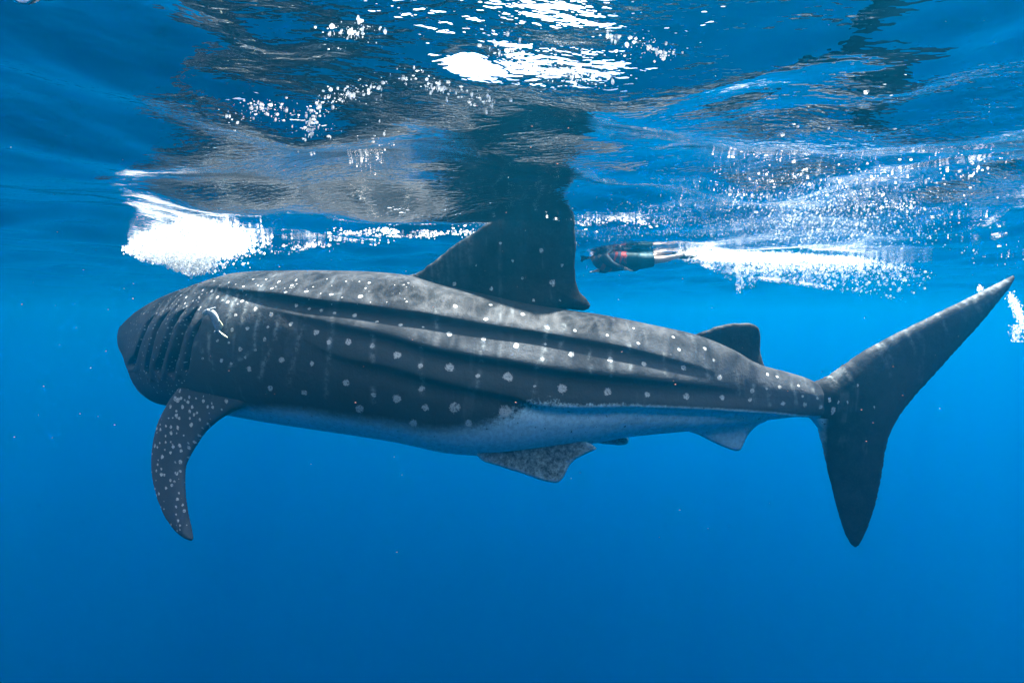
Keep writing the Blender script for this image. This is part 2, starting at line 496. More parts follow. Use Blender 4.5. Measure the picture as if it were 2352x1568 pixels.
def fin(pts, step, place, thick, round_px, nick=0.0):
    """a fin: its outline filled with a mesh that is thick in the middle and thin at the edge.
    place(u, v) -> middle surface point; thick in metres (may be a function of u, v)"""
    poly = outline(pts, step)
    if nick > 0:
        gn = np.random.default_rng(len(pts))
        jit = np.convolve(gn.normal(0, 1, len(poly) + 4), np.ones(3) / 3, 'valid')[:len(poly)]
        tang = np.roll(poly, -1, 0) - np.roll(poly, 1, 0)
        nn_ = np.stack([tang[:, 1], -tang[:, 0]], 1) / (np.linalg.norm(tang, axis=1)[:, None] + 1e-9)
        poly = poly + nn_ * (jit * nick)[:, None]
    lo, hi = poly.min(0), poly.max(0)
    gx, gy = np.arange(lo[0], hi[0], step), np.arange(lo[1], hi[1], step)
    q = np.array([(a + (step / 2 if r_ % 2 else 0), b) for r_, b in enumerate(gy) for a in gx])
    q = q[inside(poly, q)]
    q = q[edge_dist(poly, q) > step * 0.6]
    allp = np.vstack([poly, q])
    n = len(poly)
    vo, eo, fo, *_ = delaunay_2d_cdt([Vector(p) for p in allp], [(i, (i + 1) % n) for i in range(n)], [list(range(n))], 1, 1e-4)
    q = np.array([(p.x, p.y) for p in vo])
    tris = np.array([f for f in fo if len(f) == 3], dtype=int)
    d = edge_dist(poly, q)
    d[d < 1e-3] = 0
    prof = np.sqrt(np.clip(1 - (1 - np.clip(d / round_px, 0, 1)) ** 2, 0, 1))
    th = np.array([thick(u, v) for u, v in q]) if callable(thick) else np.full(len(q), thick)
    M = np.array([place(u, v) for u, v in q])
    # normal of the middle surface
    N = np.zeros_like(M)
    a, b, c = M[tris[:, 0]], M[tris[:, 1]], M[tris[:, 2]]
    fn = np.cross(b - a, c - a)
    for k in range(3): np.add.at(N, tris[:, k], fn)
    N /= np.linalg.norm(N, axis=1)[:, None] + 1e-12
    if N[:, 1].mean() > 0: N = -N
    near = M + N * (prof * th * 0.5)[:, None]
    far = M - N * (prof * th * 0.5)[:, None]
    nv = len(q)
    edge = d == 0
    idx2 = np.where(edge, np.arange(nv), -1)
    fi = np.cumsum(~edge) - 1 + nv
    idx2 = np.where(edge, np.arange(nv), fi)
    V = np.vstack([near, far[~edge]])
    T1 = tris
    T2 = idx2[tris][:, ::-1]
    # winding: front triangles should face the lens
    fn = np.cross(near[T1[:, 1]] - near[T1[:, 0]], near[T1[:, 2]] - near[T1[:, 0]])
    flip = (fn * N[T1[:, 0]]).sum(1) < 0
    T1 = np.where(flip[:, None], T1[:, ::-1], T1)
    T2 = np.where(flip[:, None], T2[:, ::-1], T2)
    UV = np.vstack([q, q[~edge]])
    D = np.concatenate([d, d[~edge]])
    return V, np.vstack([T1, T2]), UV, D

c5 = lambda x, y: (803.9 + .3662 * x, 574.2 + .3662 * y)
dorsal = [(880, 640), (935, 632), (960, 627), (985, 609), (1010, 590), (1040, 565), (1065, 549), (1085, 537), (1120, 512), (1160, 488), (1205, 468), (1250, 455), (1285, 452), (1308, 462), (1318, 490), (1321, 530), (1323, 570), (1320, 600), (1322, 645), (1330, 668), (1345, 684), (1355, 699), (1352, 710), (1338, 713), (1290, 712), (1270, 745), (1150, 740), (1000, 700), (900, 672)]
dorsal_2 = [(1575, 790), (1600, 767), (1620, 760), (1645, 750), (1672, 744), (1700, 742), (1724, 743), (1739, 750), (1746, 766), (1746, 800), (1749, 820), (1757, 846), (1752, 872), (1720, 872), (1650, 830)]
caudal = [(1800, 870), (1840, 874), (1862, 880), (1874, 875), (1905, 862), (1940, 836), (1985, 805), (2030, 780), (2080, 755), (2130, 730), (2180, 705), (2230, 681), (2280, 656), (2328, 632), (2329, 642), (2311, 669), (2272, 718), (2230, 767), (2180, 821), (2130, 876), (2100, 909), (2075, 940), (2055, 970), (2041, 1000), (2032, 1035), (2026, 1075), (2018, 1120), (2006, 1170), (1991, 1212), (1977, 1240), (1966, 1256), (1956, 1250), (1941, 1226), (1926, 1180), (1913, 1130), (1901, 1080), (1891, 1030), (1881, 990), (1866, 966), (1845, 952), (1800, 930)]
pect = [(445, 845), (428, 872), (412, 893), (395, 914), (380, 940), (366, 968), (356, 1002), (350, 1040), (349, 1075), (353, 1110), (363, 1148), (380, 1188), (402, 1219), (424, 1236), (440, 1241), (444, 1234), (441, 1215), (433, 1180), (427, 1140), (425, 1105), (426, 1075), (432, 1055), (448, 1027), (472, 992), (505, 963), (545, 941), (578, 929), (606, 924), (588, 917), (556, 903), (526, 886), (496, 868), (468, 852)]
pelvic = [(1095, 1035), (1110, 1058), (1150, 1071), (1200, 1087), (1240, 1101), (1265, 1107), (1281, 1107), (1292, 1098), (1300, 1084), (1311, 1064), (1331, 1049), (1350, 1040), (1370, 1029), (1352, 1016), (1320, 1005), (1240, 1000), (1150, 1010)]
anal = [(1580, 985), (1605, 998), (1640, 1016), (1670, 1029), (1690, 1035), (1701, 1032), (1712, 1010), (1722, 993), (1740, 976), (1765, 962), (1740, 945), (1640, 955)]
clasper = [(1330, 1000), (1380, 1018), (1400, 1020), (1425, 1022), (1441, 1018), (1443, 1006), (1430, 995), (1380, 985)]

def near_flank(u, v):
    a, b = B['find'](u, v); return B['P'][a, b]
pr = near_flank(500, 880)
def place_pect(u, v):
    # leaves the flank and hangs down and out towards the lens, curling under at the tip
    Y0 = 4.93 if u > 500 else 4.93
    t = np.clip((v - 870) / 370.0, -0.2, 1)
    Y = 4.86 - 0.62 * t + 0.05 * t * t + 0.0010 * (u - 400) * (1 - np.clip(t, 0, 1)) * -1.0
    return at(u, v, Y)
def place_pelv(u, v):
    t = np.clip((v - 1010) / 95.0, -0.3, 1)
    return on_spine(u, v, -0.30 - 0.12 * t)
def spine0(u, v): return on_spine(u, v, 0.0)
def mirror_far(p):
    """mirror a near-side point across the shark's middle plane"""
    x = float(p[0])
    Y = float(Yc(x)); 
    return np.array([x + 0.25, 2 * Y - p[1], p[2]])

def th_dorsal(u, v): return 0.10 + 0.16 * float(smooth_step(np.array(v), 620, 740))
def th_d2(u, v): return 0.07 + 0.10 * float(smooth_step(np.array(v), 780, 860))
def th_caud(u, v):
    r = math.hypot(u - 1900, v - 915)
    return 0.15 + 0.15 * math.exp(-(r / 120.0) ** 2)
def th_pect(u, v): return 0.15 - 0.07 * min(1, max(0, (v - 880) / 360.0))

parts = []
parts.append(('dorsal',) + fin(dorsal, 4.0, spine0, th_dorsal, 70, nick=0.8))
parts.append(('dorsal2',) + fin(dorsal_2, 3.5, spine0, th_d2, 36, nick=0.6))
parts.append(('caudal',) + fin(caudal, 4.5, spine0, th_caud, 46, nick=0.6))
parts.append(('pect',) + fin(pect, 3.0, place_pect, th_pect, 30))
parts.append(('pelvic',) + fin(pelvic, 3.5, place_pelv, 0.07, 22, nick=0.6))
parts.append(('pelvic',) + fin(clasper, 4.0, lambda u, v: on_spine(u, v, 0.22), 0.09, 12))
parts.append(('anal',) + fin(anal, 4.0, spine0, 0.06, 20))

# far pectoral: the same shape on the other side, held out flatter
V, T, UV, D = parts[3][1:]
Vf = V.copy()
Yv = np.array([float(Yc(x)) for x in V[:, 0]])
out_ = Yv - V[:, 1]
drop = V[:, 2] - (-1.55)
Vf[:, 1] = Yv + out_ + np.where(drop < 0, -drop * 0.55, 0)
Vf[:, 2] = -1.55 + np.where(drop < 0, drop * 0.42, drop)
Vf[:, 0] += 0.35
parts.append(('pect',  Vf, T[:, ::-1], UV, D))

# ---- skin colour: spots, pale belly, mottling, painted light and haze
c4s = [(1085,265,5),(1210,275,4),(1415,250,6),(1525,250,5),(1640,265,7),(1460,305,5),(1335,312,6),(1578,327,8),(1745,305,8),(1690,358,8),(1873,355,9),(2080,375,9),(2330,393,11),(1065,352,9),(985,340,7),(845,403,7),(835,455,7),(735,380,5),(950,400,6),(1115,403,8),(1198,440,9),(1322,432,10),(1152,428,6),(1432,503,11),(1267,555,9),(1567,550,11),(1790,470,10),(1893,503,8),(2000,515,9),(2120,540,8),(2280,557,12),(1233,680,9),(1363,668,10),(1743,632,12),(1950,705,14),(1540,655,8),(1515,758,10),(1113,778,8),(1213,795,7),(1302,850,12),(1440,850,7),(2070,795,12),(2238,787,16),(1145,940,11),(1225,968,8),(983,930,8),(1383,1015,14),(1662,940,14),(1920,975,13),(1565,1180,14),(1850,1215,15),(2215,1135,17),(2330,1350,17),(1350,910,8)]
c5s = [(62,290,9),(120,203,7),(25,410,9),(170,447,8),(315,470,10),(460,485,6),(620,525,13),(355,322,6),(365,207,5),(665,222,8),(658,352,11),(893,247,9),(880,343,9),(1080,403,10),(855,435,10),(838,557,11),(1042,597,14),(1240,490,7),(1415,505,9),(1220,590,8),(1208,685,9),(1390,653,14),(1615,533,8),(1630,687,13),(140,600,12),(297,655,17),(442,725,12),(620,738,20),(990,795,22),(805,790,11),(1157,850,7),(1335,873,21),(1615,892,18),(293,930,20),(450,865,14),(470,990,17),(660,987,24),(975,1012,29),(145,905,12),(60,1000,18),(395,1085,20),(745,1085,18)]
c6s = [(47,533,8),(215,490,7),(243,587,9),(462,545,9),(495,625,10),(662,620,11),(710,690,9),(62,688,12),(273,717,13),(528,738,15),(748,797,13),(48,890,16),(292,903,16),(547,918,17),(770,925,14),(955,880,13),(940,940,10),(1050,780,9),(1113,793,8),(1128,858,10),(1250,850,8),(1148,963,13),(1270,915,8),(1283,968,13),(1365,930,9),(1388,985,12),(1458,940,7),(1495,940,6),(1045,870,7)]
spots = [(201 + .26856 * a, 574.2 + .26856 * b, r * .54) for a, b, r in c4s]
spots += [(803.9 + .3662 * a, 574.2 + .3662 * b, r * .57) for a, b, r in c5s]
spots += [(1378 + .3662 * a, 574 + .3662 * b, r * .50) for a, b, r in c6s]
P = B['P']; ns, npn = P.shape[:2]
# small dense spots on the head, between and before the gills
hs = []
tries = 0
pr_ = random.Random(3)
headpoly = np.array([(285, 770), (300, 735), (340, 705), (400, 680), (470, 665), (470, 700), (450, 760), (440, 830), (430, 870), (400, 910), (350, 900), (315, 870)], float)
while len(hs) < 190 and tries < 6000:
    tries += 1
    u, v = pr_.uniform(280, 475), pr_.uniform(660, 915)
    if not inside(headpoly, np.array([[u, v]]))[0]: continue
    if any(abs(u - a) < 5 and abs(v - b) < 8 for a, b, r in hs): continue
    hs.append((u, v, pr_.uniform(1.3, 2.8)))
spots += hs
for k in range(46):
    u = pr_.uniform(470, 960); v = pr_.uniform(640, 700)
    spots.append((u, v, pr_.uniform(1.2, 2.6)))
XYZ = P.reshape(-1, 3)
near_mask = np.zeros((ns, npn), bool); near_mask[:, :B['n_near']] = True
sp = np.full((ns, npn), -3.0)
S_pos = []
for u, v, r in spots:
    a, b = B['find'](u, v)
    p = P[a, b]
    rad = r / FPX * p[1] * 1.02
    S_pos.append((p, rad, a, b))
for p, rad, a, b in S_pos:
    a0 = np.searchsorted(B['xs'], p[0] - 0.6); a1 = np.searchsorted(B['xs'], p[0] + 0.6)
    d = np.sqrt(((P[a0:a1] - p) ** 2).sum(-1))
    val = 1 - d / rad
    sp[a0:a1] = np.maximum(sp[a0:a1], val)
# the far flank repeats the pattern
for a in range(ns):
    sp[a, B['n_near']:] = np.interp(2 * math.pi - B['phi'][B['n_near']:], B['phi'][:B['n_near']], sp[a, :B['n_near']])
# pale bars between the columns of spots
bars4 = [[(1280, 370), (1225, 520), (1180, 690)], [(1390, 400), (1345, 520), (1310, 640)], [(1560, 860), (1510, 960), (1475, 1100)], [(1855, 590), (1800, 820), (1720, 1150)], [(2085, 630), (2060, 900), (2035, 1250)], [(1470, 560), (1435, 700), (1425, 840)], [(987, 680), (985, 860)], [(1045, 715), (1035, 850), (1075, 1000)], [(930, 780), (915, 900)], [(1200, 350), (1170, 430)], [(1100, 330), (1010, 470)], [(1380, 880), (1210, 1000)], [(1640, 560), (1600, 760)]]
bars5 = [[(445, 610), (438, 770)], [(820, 690), (800, 860)], [(1175, 690), (1155, 880)], [(1632, 640), (1640, 790)], [(1500, 630), (1505, 770)], [(450, 800), (455, 900)], [(140, 540), (140, 700)], [(148, 860), (150, 960)], [(840, 580), (825, 660)], [(1235, 480), (1205, 720)], [(545, 380), (540, 480)], [(1340, 470), (1320, 600)]]
bars6 = [[(180, 600), (190, 740)], [(400, 650), (420, 780)], [(640, 680), (680, 800)], [(960, 850), (965, 960)], [(850, 760), (870, 900)], [(1050, 860), (1070, 970)], [(1210, 850), (1230, 960)], [(1340, 880), (1400, 1010)], [(1430, 900), (1460, 990)]]
allbars = [[(201 + .26856 * a, 574.2 + .26856 * b) for a, b in q] for q in bars4] + [[(803.9 + .3662 * a, 574.2 + .3662 * b) for a, b in q] for q in bars5] + [[(1378 + .3662 * a, 574 + .3662 * b) for a, b in q] for q in bars6]
bar = np.zeros((ns, npn))
Ub, Vb = px(P[:, :B['n_near']])
for q in allbars:
    lo_, hi_ = min(a for a, b in q) - 20, max(a for a, b in q) + 20
    sel = np.where((Ub.max(1) > lo_) & (Ub.min(1) < hi_))[0]
    p3 = np.array([P[B['find'](u, v)] for u, v in q])
    sub = P[sel][:, :B['n_near']]
    best = np.full(sub.shape[:2], 9.0)
    for A_, B2 in zip(p3[:-1], p3[1:]):
        ab = B2 - A_; t = np.clip(((sub - A_) @ ab) / (ab @ ab + 1e-9), 0, 1)
        best = np.minimum(best, np.sqrt(((sub - A_ - t[..., None] * ab) ** 2).sum(-1)))
    bar[sel, :B['n_near']] = np.maximum(bar[sel, :B['n_near']], np.exp(-(best / 0.022) ** 2))
for a in range(ns):
    bar[a, B['n_near']:] = np.interp(2 * math.pi - B['phi'][B['n_near']:], B['phi'][:B['n_near']], bar[a, :B['n_near']])
# belly: light below a line that meets the keel
bl = [(300, 890), (380, 935), (590, 940), (700, 945), (804, 962), (950, 985), (1080, 985), (1170, 955), (1243, 930), (1436, 930), (1634, 937), (1744, 944), (1890, 956), (1949, 954)]
hit = [B['find'](u, v) for u, v in bl]
hx = np.array([B['xs'][a] for a, b in hit]); hp = np.array([B['phi'][b] for a, b in hit])
o_ = np.argsort(hx); hx, hp = hx[o_], hp[o_]
pb = cubic(hx, hp, np.clip(B['xs'], hx[0], hx[-1]))
scb = 0.5 * (B['w'] + B['hh'])
ph = np.where(B['phi'] <= math.pi, B['phi'], 2 * math.pi - B['phi'])
arc = (ph[None, :] - pb[:, None]) * scb[:, None]
wid = np.interp(B['xs'], [-4.5, -2.5, -1.0, 0.2, 0.6, 3.5], [0.12, 0.16, 0.20, 0.12, 0.03, 0.02])
belly = np.clip(arc / wid[:, None], -3, 3)

Vall, Fall = [XYZ], []
tri_body = B['F']
Fq = tri_body
off = len(XYZ)
bar_all, mot_all = [bar.ravel()], [0.5 + 3.2 * smooth_step(XYZ[:, 0], -0.5, 0.2) * (1 - 0.8 * smooth_step(XYZ[:, 0], 0.8, 1.8))]
spot_all, belly_all, tone_all = [sp.ravel()], [belly.ravel()], [(0.38 + 0.40 * smooth_step(-XYZ[:, 0], 1.8, 4.2) + 0.28 * smooth_step(XYZ[:, 0], 0.6, 2.4)) * np.repeat(1 - 0.85 * smooth_step(np.cos(B['phi']), 0.35, 0.85)[None], ns, 0).ravel()]  # painted in: sunlight on the tail stem, haze over head and flank
tris_all = []
for nm, V, T, UV, D in parts:
    Vall.append(V); tris_all.append(T + off); off += len(V)
    s_ = np.full(len(V), -3.0); b_ = np.full(len(V), -3.0)
    loc = []
    if nm == 'pect':
        pr2 = random.Random(5)
        tr_ = 0
        while len(loc) < 320 and tr_ < 9000:
            tr_ += 1
            u, v = pr2.uniform(345, 600), pr2.uniform(860, 1225)
            r = pr2.uniform(2.0, 5.2) * (1 - 0.35 * (v - 860) / 365)
            if any(abs(u - a) < 6.5 and abs(v - b) < 9 for a, b, _ in loc): continue
            loc.append((u, v, r))
        stretch = 1.45
    elif nm == 'dorsal':
        loc = [(1243, 577, 6), (1268, 650, 8), (1046, 653, 5), (1130, 664, 5), (1200, 640, 3.5), (1126, 700, 6), (1178, 600, 4), (1290, 610, 4), (1225, 690, 4), (1095, 610, 3), (1150, 560, 4), (1285, 690, 3)]
        stretch = 1.1
    elif nm == 'caudal':
        loc = [(1885, 912, 4), (1905, 918, 3), (1925, 918, 3), (1893, 935, 6), (1950, 880, 3), (1990, 930, 3)]
        stretch = 1.8
    for u, v, r in loc:
        d = np.hypot((UV[:, 0] - u), (UV[:, 1] - v) / stretch)
        s_ = np.maximum(s_, 1 - d / r)
    if nm == 'pelvic': b_ = np.clip(-0.28 + 0.75 * np.exp(-D / 5.0), -3, 3)
    if nm == 'anal': b_[:] = 1.6
    if nm == 'caudal':
        # the lower root of the tail is pale
        b_ = np.clip(1.6 - (UV[:, 0] - 1862 - 0.22 * (UV[:, 1] - 960)) / 12 - (UV[:, 1] - 960) / 110, -3, 3)
        b_ = np.where(UV[:, 1] > 952, b_, -3.0)
    t_ = np.zeros(len(V))
    bb_ = np.zeros(len(V)); mo_ = np.full(len(V), 0.5)
    if nm == 'pelvic': mo_[:] = 1.5
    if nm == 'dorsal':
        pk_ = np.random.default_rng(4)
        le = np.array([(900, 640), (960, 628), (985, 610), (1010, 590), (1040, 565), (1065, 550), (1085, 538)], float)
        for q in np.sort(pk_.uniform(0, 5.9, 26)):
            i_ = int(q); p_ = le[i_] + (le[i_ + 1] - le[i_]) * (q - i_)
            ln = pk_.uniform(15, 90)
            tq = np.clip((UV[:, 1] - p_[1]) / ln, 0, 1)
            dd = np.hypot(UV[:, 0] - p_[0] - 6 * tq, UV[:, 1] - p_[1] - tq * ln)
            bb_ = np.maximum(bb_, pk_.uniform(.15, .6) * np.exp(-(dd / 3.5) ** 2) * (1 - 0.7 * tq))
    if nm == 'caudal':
        # streaks of pigment and painted caustic light from the upper lobe's leading edge
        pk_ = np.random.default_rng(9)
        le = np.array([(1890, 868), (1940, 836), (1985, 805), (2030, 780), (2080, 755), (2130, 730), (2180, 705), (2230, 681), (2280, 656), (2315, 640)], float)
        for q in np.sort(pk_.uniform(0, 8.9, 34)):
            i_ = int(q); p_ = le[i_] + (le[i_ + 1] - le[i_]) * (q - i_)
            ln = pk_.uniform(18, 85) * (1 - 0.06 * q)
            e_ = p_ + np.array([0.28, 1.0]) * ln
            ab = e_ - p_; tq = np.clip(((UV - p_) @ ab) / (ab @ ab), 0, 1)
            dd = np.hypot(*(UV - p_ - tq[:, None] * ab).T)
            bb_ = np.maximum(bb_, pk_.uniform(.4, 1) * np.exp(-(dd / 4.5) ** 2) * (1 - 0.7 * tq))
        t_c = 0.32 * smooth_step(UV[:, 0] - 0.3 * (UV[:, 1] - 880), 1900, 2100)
    if nm == 'pect':
        # colour lightened to offset the body's shade on the fin, more along its edges
        t_ = 0.45 + 0.5 * np.exp(-D / 14.0) * smooth_step(UV[:, 1], 1230, 1100)
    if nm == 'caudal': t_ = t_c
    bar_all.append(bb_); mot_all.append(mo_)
    spot_all.append(s_); belly_all.append(b_); tone_all.append(t_)

m, nt, out = new_mat('shark_skin')
L = nt.links
def value(name):
    a = node(nt, 'ShaderNodeAttribute'); a.attribute_name = name
    return a.outputs['Fac']
tco = node(nt, 'ShaderNodeNewGeometry').outputs['Position']
def noise(scale, detail=4.0, rough=0.55, vec=None, st=None):
    n = node(nt, 'ShaderNodeTexNoise', Scale=scale, Detail=detail, Roughness=rough)
    if st:
        mp = node(nt, 'ShaderNodeMapping'); mp.inputs['Scale'].default_value = st
        L.new(tco, mp.inputs['Vector']); L.new(mp.outputs[0], n.inputs['Vector'])
    else: L.new(tco, n.inputs['Vector'])
    return n.outputs['Fac']
def math_(op, a, b=None, c=None):
    n = node(nt, 'ShaderNodeMath', operation=op)
    for i, x in enumerate((a, b, c)):
        if x is None: continue
        if isinstance(x, (int, float)): n.inputs[i].default_value = x
        else: L.new(x, n.inputs[i])
    return n.outputs[0]
def ramp(x, a, b):
    n = node(nt, 'ShaderNodeMapRange', interpolation_type='SMOOTHSTEP')
    n.inputs[1].default_value = a; n.inputs[2].default_value = b
    L.new(x, n.inputs[0]); return n.outputs[0]
def mixc(f, a, b):
    n = node(nt, 'ShaderNodeMix', data_type='RGBA')
    if isinstance(f, (int, float)): n.inputs['Factor'].default_value = f
    else: L.new(f, n.inputs['Factor'])
    for k, x in (('A', a), ('B', b)):
        if isinstance(x, tuple): n.inputs[k].default_value = (*x, 1)
        else: L.new(x, n.inputs[k])
    return n.outputs['Result']
dark = mixc(ramp(noise(5.0, 7, 0.65), 0.32, 0.72), (0.0085, 0.0092, 0.0105), (0.0205, 0.0215, 0.0235))
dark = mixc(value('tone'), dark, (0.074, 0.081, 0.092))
dark = mixc(math_('MULTIPLY', ramp(noise(45, 3), 0.5, 0.75), 0.3), dark, (0.04, 0.044, 0.048))
# faint pale bars that run down the flank
bars = ramp(noise(2.6, 3, 0.6, st=(2.2, 0.3, 0.35)), 0.60, 0.68)
bars = math_('MULTIPLY', bars, ramp(noise(5.0, 4), 0.4, 0.65))
dark = mixc(math_('MULTIPLY', bars, 0.25), dark, (0.14, 0.16, 0.17))
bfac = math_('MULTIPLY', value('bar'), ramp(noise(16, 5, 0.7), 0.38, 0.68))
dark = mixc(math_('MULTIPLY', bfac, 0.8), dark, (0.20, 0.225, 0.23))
pale = mixc(ramp(noise(22, 6, 0.75), 0.36, 0.70), (0.50, 0.70, 0.73), (0.34, 0.47, 0.51))  # belly colour tinted cyan to imitate blue light from the water
specks = ramp(noise(30, 2), 0.68, 0.74)
pale = mixc(specks, pale, (0.06, 0.07, 0.08))
bf = ramp(math_('ADD', value('belly'), math_('MULTIPLY', math_('SUBTRACT', noise(24, 6, 0.75), 0.5), value('mottle'))), -0.6, 0.6)
skin = mixc(bf, dark, pale)
sf = ramp(math_('ADD', value('spot'), math_('MULTIPLY', math_('SUBTRACT', noise(34, 5, 0.7), 0.5), 1.7)), 0.02, 0.34)
sf = math_('MULTIPLY', sf, ramp(noise(60, 3), 0.25, 0.55))
skin = mixc(math_('MULTIPLY', sf, 0.9), skin, (0.43, 0.44, 0.42))
bs = node(nt, 'ShaderNodeBsdfPrincipled', Roughness=0.55)
bs.inputs['Specular IOR Level'].default_value = 0.02
L.new(skin, bs.inputs['Base Color'])
bp = node(nt, 'ShaderNodeBump', Strength=0.5, Distance=0.012)
hgt = math_('ADD', noise(26, 5, 0.6), math_('MULTIPLY', noise(4, 3, st=(3.0, 1.0, 0.5)), 1.2))
L.new(hgt, bp.inputs['Height']); L.new(bp.outputs[0], bs.inputs['Normal'])
L.new(bs.outputs[0], out.inputs['Surface'])

quads = B['F'][:, ::-1]
tri_b = np.vstack([quads[:, [0, 1, 2]], quads[:, [0, 2, 3]]])
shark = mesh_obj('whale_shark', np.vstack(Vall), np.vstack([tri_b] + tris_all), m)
attr(shark, 'spot', np.concatenate(spot_all))
attr(shark, 'belly', np.concatenate(belly_all))
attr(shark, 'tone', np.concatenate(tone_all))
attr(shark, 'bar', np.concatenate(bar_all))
attr(shark, 'mottle', np.concatenate(mot_all))
tag(shark, 'huge spotted dark grey whale shark swimming left just under the sea surface', 'whale shark')


# ------------------------------------------------------------------ foam and bubbles
def ico(sub=0):
    t = (1 + 5 ** .5) / 2
    v = np.array([(-1, t, 0), (1, t, 0), (-1, -t, 0), (1, -t, 0), (0, -1, t), (0, 1, t), (0, -1, -t), (0, 1, -t), (t, 0, -1), (t, 0, 1), (-t, 0, -1), (-t, 0, 1)], float)
    v /= np.linalg.norm(v[0])
    f = np.array([(0, 11, 5), (0, 5, 1), (0, 1, 7), (0, 7, 10), (0, 10, 11), (1, 5, 9), (5, 11, 4), (11, 10, 2), (10, 7, 6), (7, 1, 8), (3, 9, 4), (3, 4, 2), (3, 2, 6), (3, 6, 8), (3, 8, 9), (4, 9, 5), (2, 4, 11), (6, 2, 10), (8, 6, 7), (9, 8, 1)])
    return v, f
OCT = (np.array([(1, 0, 0), (-1, 0, 0), (0, 1, 0), (0, -1, 0), (0, 0, 1), (0, 0, -1)], float),
       np.array([(0, 2, 4), (2, 1, 4), (1, 3, 4), (3, 0, 4), (2, 0, 5), (1, 2, 5), (3, 1, 5), (0, 3, 5)]))
ICO = ico()

def bubble_mat(name, colr=(0.93, 0.94, 0.94), clear=0.0):
    m, nt, out = new_mat(name)
    d = node(nt, 'ShaderNodeBsdfDiffuse'); d.inputs['Color'].default_value = (*colr, 1)
    t = node(nt, 'ShaderNodeBsdfTranslucent'); t.inputs['Color'].default_value = (*colr, 1)
    mx = node(nt, 'ShaderNodeMixShader'); mx.inputs[0].default_value = 0.5
    nt.links.new(d.outputs[0], mx.inputs[1]); nt.links.new(t.outputs[0], mx.inputs[2])
    sh = mx.outputs[0]
    if clear > 0:
        tr = node(nt, 'ShaderNodeBsdfTransparent')
        m2 = node(nt, 'ShaderNodeMixShader'); m2.inputs[0].default_value = clear
        nt.links.new(sh, m2.inputs[1]); nt.links.new(tr.outputs[0], m2.inputs[2]); sh = m2.outputs[0]
    nt.links.new(sh, out.inputs['Surface'])
    return m
FOAM = bubble_mat('foam_white')
FIZZ = bubble_mat('bubble_fizz', clear=0.5)
CLOUD = bubble_mat('bubble_cloud', clear=0.91)

def bubbles(name, C, rad, mat, label, cat, stretch=None, wobble=0.25, big=False, long=None):
    base, tri = ICO if big else OCT
    C = np.asarray(C, float); rad = np.asarray(rad, float); n = len(C); k = len(base)
    sc_ = rad[:, None] * rng.uniform(1 - wobble, 1 + wobble, (n, k))
    V = base[None] * sc_[..., None]
    if stretch is not None: V = V * np.asarray(stretch)
    if long is not None:
        # some are drawn out into short slanting threads
        e = 1 + long * rng.random(n) ** 3
        V = V * np.stack([1 / np.sqrt(e), 1 / np.sqrt(e), e], 1)[:, None]
    V = V + C[:, None, :]
    F = (tri[None] + (np.arange(n) * k)[:, None, None]).reshape(-1, 3)
    o = mesh_obj(name, V.reshape(-1, 3), F, mat)
    tag(o, label, cat, kind='stuff')
    return o

def on_sea(q, under=0.0):
    """points of the water surface seen at print positions q (n, 2), moved down by under"""
    q = np.asarray(q, float)
    d = np.stack([ray(u, v) for u, v in q]); h = np.zeros(len(q))
    d[:, 2] = np.maximum(d[:, 2], 0.02)
    for _ in range(6):
        t = (h - CAM_Z) / d[:, 2]
        x, y = d[:, 0] * t, d[:, 1] * t
        h = 0.6 * h + 0.4 * sea_height(x, y, 0.03 * y)
    return np.stack([x, y, h - under], 1)

# the splash over the shark's head: churned foam at the surface with a plume that sinks
poly = np.array([(282, 572), (300, 558), (330, 540), (390, 520), (450, 512), (520, 514), (590, 528), (625, 545), (630, 560), (600, 580), (540, 590), (490, 598), (470, 626), (440, 633), (412, 622), (380, 606), (330, 596)], float)
Q, C = [], []
while len(Q) + len(C) < 15000:
    u, v = rng.uniform(278, 640), rng.uniform(506, 636)
    if edge_dist(poly, np.array([[u, v]]))[0] < rng.exponential(5.0) and rng.random() < 0.6: continue
    if not inside(poly, np.array([[u, v]]))[0]: continue
    dens = 1.0 if u < 470 else max(0.06, 1 - (u - 470) / 100)
    dens *= 0.55 + 0.45 * (math.sin(u * 0.11 + 2 * math.sin(v * 0.09)) * math.sin(v * 0.17 + u * .03) > -0.35)
    if rng.random() > dens: continue
    u += rng.normal(0, 4.5) + (rng.exponential(26) if rng.random() < 0.12 else 0); v += rng.normal(0, 2.5)
    if v < 575 and rng.random() < 0.8: Q.append((u, v))
    else:
        p = at(u, v, 6.3 + rng.normal(0, 0.2))
        C.append((p[0], p[1], min(p[2], -0.02 - rng.random() * 0.03)))
C = np.vstack([on_sea(Q, 0.012 + rng.exponential(0.018, len(Q))), C])
bubbles('splash_foam', C, np.minimum(0.004 + rng.exponential(0.006, len(C)), 0.028), FIZZ, 'bright white splash of foam at the surface above the whale shark head', 'foam')

